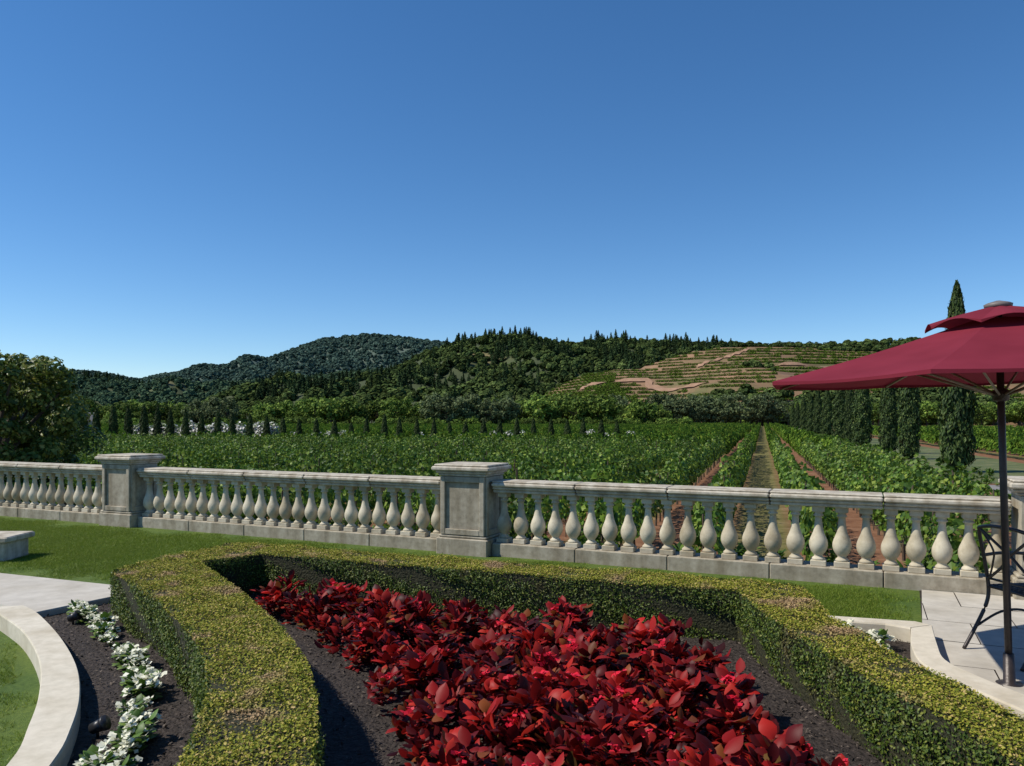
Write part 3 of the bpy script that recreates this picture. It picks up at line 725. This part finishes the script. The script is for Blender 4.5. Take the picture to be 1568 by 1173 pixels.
# conifers
M_con=leafmat('conifer_foliage',[(0,(0.010,0.020,0.009)),(0.5,(0.022,0.042,0.016)),(1,(0.045,0.07,0.026))],rough=.8,trans=.05,var=.35,spec=.05,g=1.6)
def conifer(n,H,R,ls):
    t=rng.random(n)**1.25;lay=np.floor(t*12)/12;fr=(t-lay)*12
    r=R*(1-t)**.8*(.6+.4*(1-fr))*(.3+.7*rng.random(n)**.5);a=rng.uniform(0,6.28,n)
    r*=1+.25*np.sin(a*2+lay*9)
    C=np.c_[r*np.cos(a),r*np.sin(a),H*(.08+.90*t)]
    V,F=leaves(C,np.c_[np.cos(a)*.6,np.sin(a)*.6,np.ones(n)]+rvec(n)*.5,rng.uniform(.6,1.3,n)*ls*(1.1-.5*t),.55,axis=np.c_[np.cos(a),np.sin(a),-.35*np.ones(n)])
    e=B();e.tube([(0,0,0),(0,0,H*.95)],[R*.09,.03],5)
    return V,F,e
pr3=[]
for k in range(4):
    V,F,e=conifer(420,20,[5.2,6.0,4.6,6.4][k],2.8);pr3.append(addproto('conifer_%d'%k,V,F,M_con,e,M_trunk))
ccn=protocoll('conifers',pr3)
P=[(-36.0,58,GZ),(-38.2,62,GZ),(-35.4,60,GZ),(-42,66,GZ),(-39.0,64,GZ)]
V,F,e=conifer(2600,20,5,1.1);pcn=addproto('conifer_tree',V,F,M_con,e,M_trunk)
for (x,y,z),h in zip(P,(.34,.38,.30,.42,.38)):
    o=link(bpy.data.objects.new('conifer_tree',pcn.data));o.location=(x,y,z);o.scale=(h*.9,h*.9,h);o.rotation_euler=(0,0,rng.uniform(0,6))
cb=B();cb.box(-5,5,-3,3,0,3)
hs=link(bpy.data.objects.new('farm_cottage',None));hs.location=(-113,200,GZ);hs.rotation_euler=(0,0,.3);hs.scale=(.75,.75,.95)
cb.obj('walls',M_stoned,hs)
rb=B();rb.add([(-5.5,-3.5,2.8),(5.5,-3.5,2.8),(5.5,0,5.2),(-5.5,0,5.2),(5.5,3.5,2.8),(-5.5,3.5,2.8),(-5,-3,3.01),(5,-3,3.01),(5,3,3.01),(-5,3,3.01),(-5,0,5.0),(5,0,5.0)],[(0,1,2,3),(3,2,4,5),(6,9,10),(7,11,8)])
rb.obj('roof',noisemat('grey_roof',[(0.3,(0.07,0.07,0.075)),(0.7,(0.12,0.12,0.125))],rough=.7,bump=.2),hs)
wb=B()
for x in (-3.5,-.6,2.4): wb.box(x,x+1.1,-3.04,-3.003,.9,2.2)
wb.obj('windows',M_blk,hs)

# ---------------------------------------------------------------- hills
def hill(name,px,D,run,back,mat,curve=1.3,amp=8,wl_=160,seed=0,nx=240,dpy=0,footz=GZ-1,terr=0):
    px=np.array(px,float);k=D/1180.
    X=(px[:,0]-784)*k;Z=1.65+(642-px[:,1]-dpy)*k
    xs=np.linspace(X[0],X[-1],nx);zr=np.interp(xs,X,Z)
    kk=np.ones(5)/5;zr=np.convolve(np.pad(zr,2,'edge'),kk,'valid')
    m1=46 if not terr else 300;m2=12;ts=np.r_[np.linspace(0,1,m1),np.linspace(1,2,m2)[1:]]
    T,XX=np.meshgrid(ts,xs,indexing='ij')
    YY=np.where(T<=1,D-run*(1-T),D+back*(T-1))
    sprof=np.where(T<=1,(T**curve)*(1-.0*T),1-((T-1))**1.5)
    nzs=(np.sin(XX/wl_+seed+YY/wl_*.7)+.6*np.sin(XX/wl_*2.3-YY/wl_*1.1+seed*2)+.35*np.sin(XX/wl_*5.1+YY/wl_*2+seed*3))
    ZZ=footz+(zr[None,:]-footz)*sprof+amp*nzs*np.sin(np.clip(T,0,1)*math.pi)*np.minimum(1,(zr[None,:]-footz)/40)
    if terr:
        q=ZZ/terr;fl=np.floor(q);fr=q-fl;fr2=np.clip((fr-.62)/.38,0,1)*.8+fr*.2;ZZ=np.where(T<=1,(fl+fr2)*terr,ZZ)
    M_,N_=ZZ.shape
    V=np.stack([XX,YY,ZZ],-1).reshape(-1,3)
    i,j=np.meshgrid(np.arange(M_-1),np.arange(N_-1),indexing='ij')
    F=np.stack([i*N_+j,i*N_+j+1,(i+1)*N_+j+1,(i+1)*N_+j],-1).reshape(-1,4)
    link(bpy.data.objects.new(name,fast_mesh(name,V,F,mat,True)))
    def samp(x,t):
        fi=np.interp(t,ts,np.arange(len(ts)));fj=np.interp(x,xs,np.arange(nx))
        i0=np.clip(fi.astype(int),0,M_-2);j0=np.clip(fj.astype(int),0,N_-2);a=fi-i0;c=fj-j0
        out=[]
        for G in (XX,YY,ZZ):
            out.append((G[i0,j0]*(1-a)+G[i0+1,j0]*a)*(1-c)+(G[i0,j0+1]*(1-a)+G[i0+1,j0+1]*a)*c)
        return np.stack(out,-1)
    return samp,xs[0],xs[-1]
M_hfar=noisemat('far_hill_scrub_haze_tint',[(0.3,(0.05,0.08,0.06)),(0.7,(0.10,0.135,0.105))],scale=.02,bump=0)  # distant haze mixed into the ground colour as a bluer, paler tone
M_hmid=noisemat('hill_scrub',[(0.35,(0.03,0.045,0.016)),(0.6,(0.06,0.075,0.026)),(0.75,(0.22,0.17,0.08))],scale=.012,bump=0)
M_hvin=noisemat('terraced_soil',[(0.35,(0.12,0.11,0.040)),(0.5,(0.20,0.125,0.065)),(0.7,(0.29,0.165,0.095))],scale=.03,bump=0,detail=6)
M_ffol=leafmat('far_forest_haze_tint',[(0,(0.045,0.083,0.070)),(0.5,(0.075,0.122,0.095)),(1,(0.11,0.160,0.118))],rough=.9,trans=0,var=.3,spec=.0)  # bluish leaf colours paint in the aerial haze; there is no volume
M_nfol=leafmat('foothill_forest',[(0,(0.035,0.065,0.042)),(0.5,(0.062,0.105,0.058)),(1,(0.10,0.145,0.075))],rough=.9,trans=0,var=.4,spec=.0)
M_mfol=leafmat('mid_forest',[(0,(0.028,0.047,0.018)),(0.5,(0.062,0.092,0.028)),(1,(0.105,0.135,0.042))],rough=.9,trans=0,var=.5,spec=.0)
def blob(name,mat,n,R,H,ls):
    ncl=max(5,n//22);D=rvec(ncl);D[:,2]=abs(D[:,2]);CC=D*np.array([R,R,H])*.6
    cc=np.repeat(CC,22,0);d=rvec(len(cc));C=cc+d*R*.42;C[:,2]=np.maximum(C[:,2],-.5)+H*.35
    V,F=leaves(C,d+np.array([0,0,.3]),rng.uniform(.7,1.3,len(C))*ls,.8)
    return bpy.data.objects.new(name,fast_mesh(name,V,F,mat))
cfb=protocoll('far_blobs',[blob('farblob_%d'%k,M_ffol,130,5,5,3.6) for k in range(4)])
cnb=protocoll('foot_blobs',[blob('footblob_%d'%k,M_nfol,150,5,5,3.2) for k in range(4)])
cmb=protocoll('mid_blobs',[blob('midblob_%d'%k,M_mfol,180,4.6,5,2.4) for k in range(5)])
far,fx0,fx1=hill('distant_hills',[(-400,560),(-200,560),(-50,570),(100,570),(150,572),(215,586),(250,577),(300,569),(350,562),(400,556),(425,549),(450,536),(480,524),(520,518),(570,514),(610,518),(650,523),(700,530),(800,545),(900,560),(1100,590),(1300,600)],2600,1100,700,M_hfar,curve=1.15,amp=26,wl_=110,seed=1)
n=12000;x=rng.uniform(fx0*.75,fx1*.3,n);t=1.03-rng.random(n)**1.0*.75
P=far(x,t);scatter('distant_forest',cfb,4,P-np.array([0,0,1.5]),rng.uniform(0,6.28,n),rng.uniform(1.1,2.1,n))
lefth,lx0,lx1=hill('wooded_foothills',[(-300,592),(-100,584),(60,582),(120,580),(180,586),(215,594),(260,598),(330,592),(420,584),(500,578),(560,570),(640,575),(760,590),(900,610),(1000,640)],1500,600,400,M_hmid,curve=1.1,amp=16,wl_=80,seed=4)
n=6000;x=rng.uniform(lx0*.8,lx1,n);t=1.03-rng.random(n)*.8
P=lefth(x,t);scatter('foothill_forest',cnb,4,P-np.array([0,0,1]),rng.uniform(0,6.28,n),rng.uniform(.9,1.7,n))
x=rng.uniform(-870,-700,36);P=lefth(x,rng.uniform(.95,1.02,36));scatter('foothill_conifers',ccn,4,P,rng.uniform(0,6.28,36),rng.uniform(.7,1.1,36))
mid,mx0,mx1=hill('wooded_hill',[(380,640),(430,620),(500,598),(560,584),(620,566),(660,542),(700,531),(740,524),(790,518),(830,524),(860,532),(900,528),(950,524),(1000,528),(1050,530),(1100,533),(1150,532),(1200,532),(1300,530),(1400,526),(1500,526),(1800,526)],1000,480,300,M_hmid,curve=1.0,amp=11,wl_=50,seed=2)
n=8000;x=rng.uniform(mx0,mx1,n);t=1.04-rng.random(n)*.9;P=mid(x,t)
ex=[(54,965,26,36),(-256,930,22,75)]
keep=np.ones(n,bool)
for (a,bb,ra_,rb_) in ex: keep&=((P[:,0]-a)/ra_)**2+((P[:,1]-bb)/rb_)**2>1
P=P[keep];n=len(P);f1=np.sin(P[:,0]/33+1)*np.sin(P[:,1]/41+P[:,0]/70)
ridge=P[:,1]>975
isc=(rng.random(n)<np.where(ridge,.10,.16+.60*(f1>.2)))&(P[:,2]>16)&(P[:,0]<260)
scatter('wooded_hill_broadleaf',cmb,5,P[~isc]-np.array([0,0,1]),rng.uniform(0,6.28,(~isc).sum()),rng.uniform(.7,1.55,(~isc).sum()))
s=rng.uniform(.4,.85,isc.sum());scatter('wooded_hill_conifers',ccn,4,P[isc]-np.array([0,0,1]),rng.uniform(0,6.28,isc.sum()),s)
x=np.r_[rng.normal(-20,14,14),rng.normal(18,9,10),rng.uniform(90,118,9),rng.uniform(132,150,8),rng.uniform(196,228,9),rng.uniform(-90,-60,7)];P=mid(x,rng.uniform(.93,1.03,len(x)))
scatter('ridge_conifers',ccn,4,P,rng.uniform(0,6.28,len(P)),rng.uniform(.5,1.0,len(P)))
def drape(name,samp_,cx,ct,rx,rt,mat,lift,seed):
    ang=np.linspace(0,2*math.pi,41)[:-1];rad=1+.18*np.sin(ang*3+seed)+.1*np.sin(ang*7+seed*2)
    v=[];f=[]
    for r in (0,.25,.5,.75,1.0):
        p=samp_(cx+rx*r*rad*np.cos(ang),np.clip(ct+rt*r*rad*np.sin(ang),0,1.02));p[:,2]+=lift;v+=[tuple(q) for q in p]
    for k in range(4):
        for i in range(40):
            j=(i+1)%40;f.append((k*40+i,k*40+j,(k+1)*40+j,(k+1)*40+i))
    b=B();b.add(v,f,True);return b.obj(name,mat)
M_dry=noisemat('dry_slope',[(0.3,(0.16,0.12,0.05)),(0.7,(0.30,0.20,0.11))],scale=.08,bump=0)
drape('dry_grass_clearing',mid,54,.94,20,.06,M_dry,.6,1)
drape('bare_earth_clearing',mid,-256,.88,19,.12,noisemat('bare_clay',[(0.3,(0.26,0.16,0.10)),(0.7,(0.36,0.24,0.16))],scale=.1,bump=0),.8,2)

TZ=3.1
ter,tx0,tx1=hill('terraced_hill',[(740,648),(780,638),(815,616),(850,594),(890,574),(940,566),(980,563),(1020,549),(1060,538),(1100,532),(1150,529),(1200,530),(1250,533),(1300,537),(1400,540),(1700,547)],650,260,200,M_hvin,curve=1.0,amp=3.0,wl_=45,seed=3,terr=TZ,nx=420)
M_tv=leafmat('terrace_vines',[(0,(0.035,0.075,0.012)),(0.5,(0.07,0.125,0.018)),(1,(0.12,0.175,0.03))],rough=.8,trans=.1,var=.3,spec=.05,g=1.35,warm=1.1)
pr=[]
for k in range(3):
    n=60;C=np.c_[rng.uniform(-1.7,1.7,n),rng.uniform(-.9,.9,n),rng.uniform(.1,1.6,n)];V,F=leaves(C,rvec(n)+np.array([0,-.4,.5]),.9,.8)
    pr.append(bpy.data.objects.new('tvine_%d'%k,fast_mesh('tv',V,F,M_tv)))
ctv=protocoll('terrace_vine_protos',pr)
P=[];xx=np.arange(tx0+2,330,2.6);NT=500;tt=np.linspace(.05,1.0,NT)
G=ter(np.repeat(xx,NT),np.tile(tt,len(xx))).reshape(len(xx),NT,3)
roads=[np.array(r,float) for r in ([(50,552),(62,560),(78,564),(91,562),(98,553),(96,540),(101,526),(112,514),(128,506)],[(143,586),(149,596),(159,606),(172,614),(186,626),(198,640)],[(190,560),(205,568),(222,574),(240,576)])]
def dist(P,R):
    d=np.full(len(P),1e9)
    for a,c in zip(R[:-1],R[1:]):
        ab=c-a;t=np.clip(((P-a)@ab)/(ab@ab),0,1);d=np.minimum(d,np.linalg.norm(P-(a+t[:,None]*ab),axis=1))
    return d
for lev in np.arange(1,26)*TZ+TZ*.12:
    gapc=rng.uniform(60,260);gapw=rng.uniform(0,16)
    for c in range(len(xx)):
        if abs(xx[c]-gapc)<gapw: continue
        z=G[c,:,2]
        k=np.argmax(z>lev)
        if k>0:
            P.append(G[c,k])
            left=xx[c]<78+18*math.sin(lev)
            if left and k+5<NT: P.append(G[c,k+4])
            elif rng.random()<.30 and k+4<NT: P.append(G[c,k+3])
            if left and k+9<NT: P.append(G[c,k+8])
P=np.array(P)
kp=np.ones(len(P),bool)
for R,wd in zip(roads,(5,3.5,3.5)): kp&=dist(P[:,:2],R)>wd
kp&=rng.random(len(P))>.04
P=P[kp];scatter('terraced_vineyard',ctv,3,P-np.array([0,0,.1]),rng.normal(size=len(P))*.1,np.c_[np.ones(len(P)),np.ones(len(P)),rng.uniform(.8,1.25,len(P))])
M_road=noisemat('bare_earth',[(0.3,(0.24,0.135,0.08)),(0.7,(0.36,0.22,0.14))],scale=.2,bump=0)
rdb=B()
for R,wd in zip(roads,(3.4,2.2,2.2)):
    Rs=smooth_poly(R,8);v=[];f=[]
    for i in range(len(Rs)):
        d=unit(Rs[min(i+1,len(Rs)-1)]-Rs[max(i-1,0)]);nn=np.array([-d[1],d[0]])
        wv_=wd*(1+.25*math.sin(i*.3))
        for s in (-1,0,1):
            q=Rs[i]+nn*wv_*s;t=(q[1]-390)/260.
            z=ter(np.array([q[0]]),np.array([min(max(t,0),1)]))[0,2];v.append((q[0],q[1],z+.9))
    for i in range(len(Rs)-1):
        for s in (0,1): f.append((i*3+s,i*3+s+1,i*3+s+4,i*3+s+3))
    rdb.add(v,f)
rdb.obj('hillside_dirt_road',M_road)
P=[];Sc=[]
for i in range(70):
    x=rng.uniform(190,340);P.append(ter(np.array([x]),np.array([rng.uniform(.985,1.03)]))[0]);Sc.append(rng.uniform(.35,.7))
for i in range(420):
    x=rng.uniform(tx0,400);tq=rng.uniform(.0,.28);P.append(ter(np.array([x]),np.array([tq]))[0]);Sc.append(rng.uniform(.7,1.2))
for i in range(14):
    P.append(ter(np.array([rng.uniform(165,190)]),np.array([rng.uniform(.5,.65)]))[0]);Sc.append(rng.uniform(.4,.8))
scatter('terraced_hill_trees',cmb,5,P,rng.uniform(0,6.28,len(P)),np.array(Sc))
print('done')
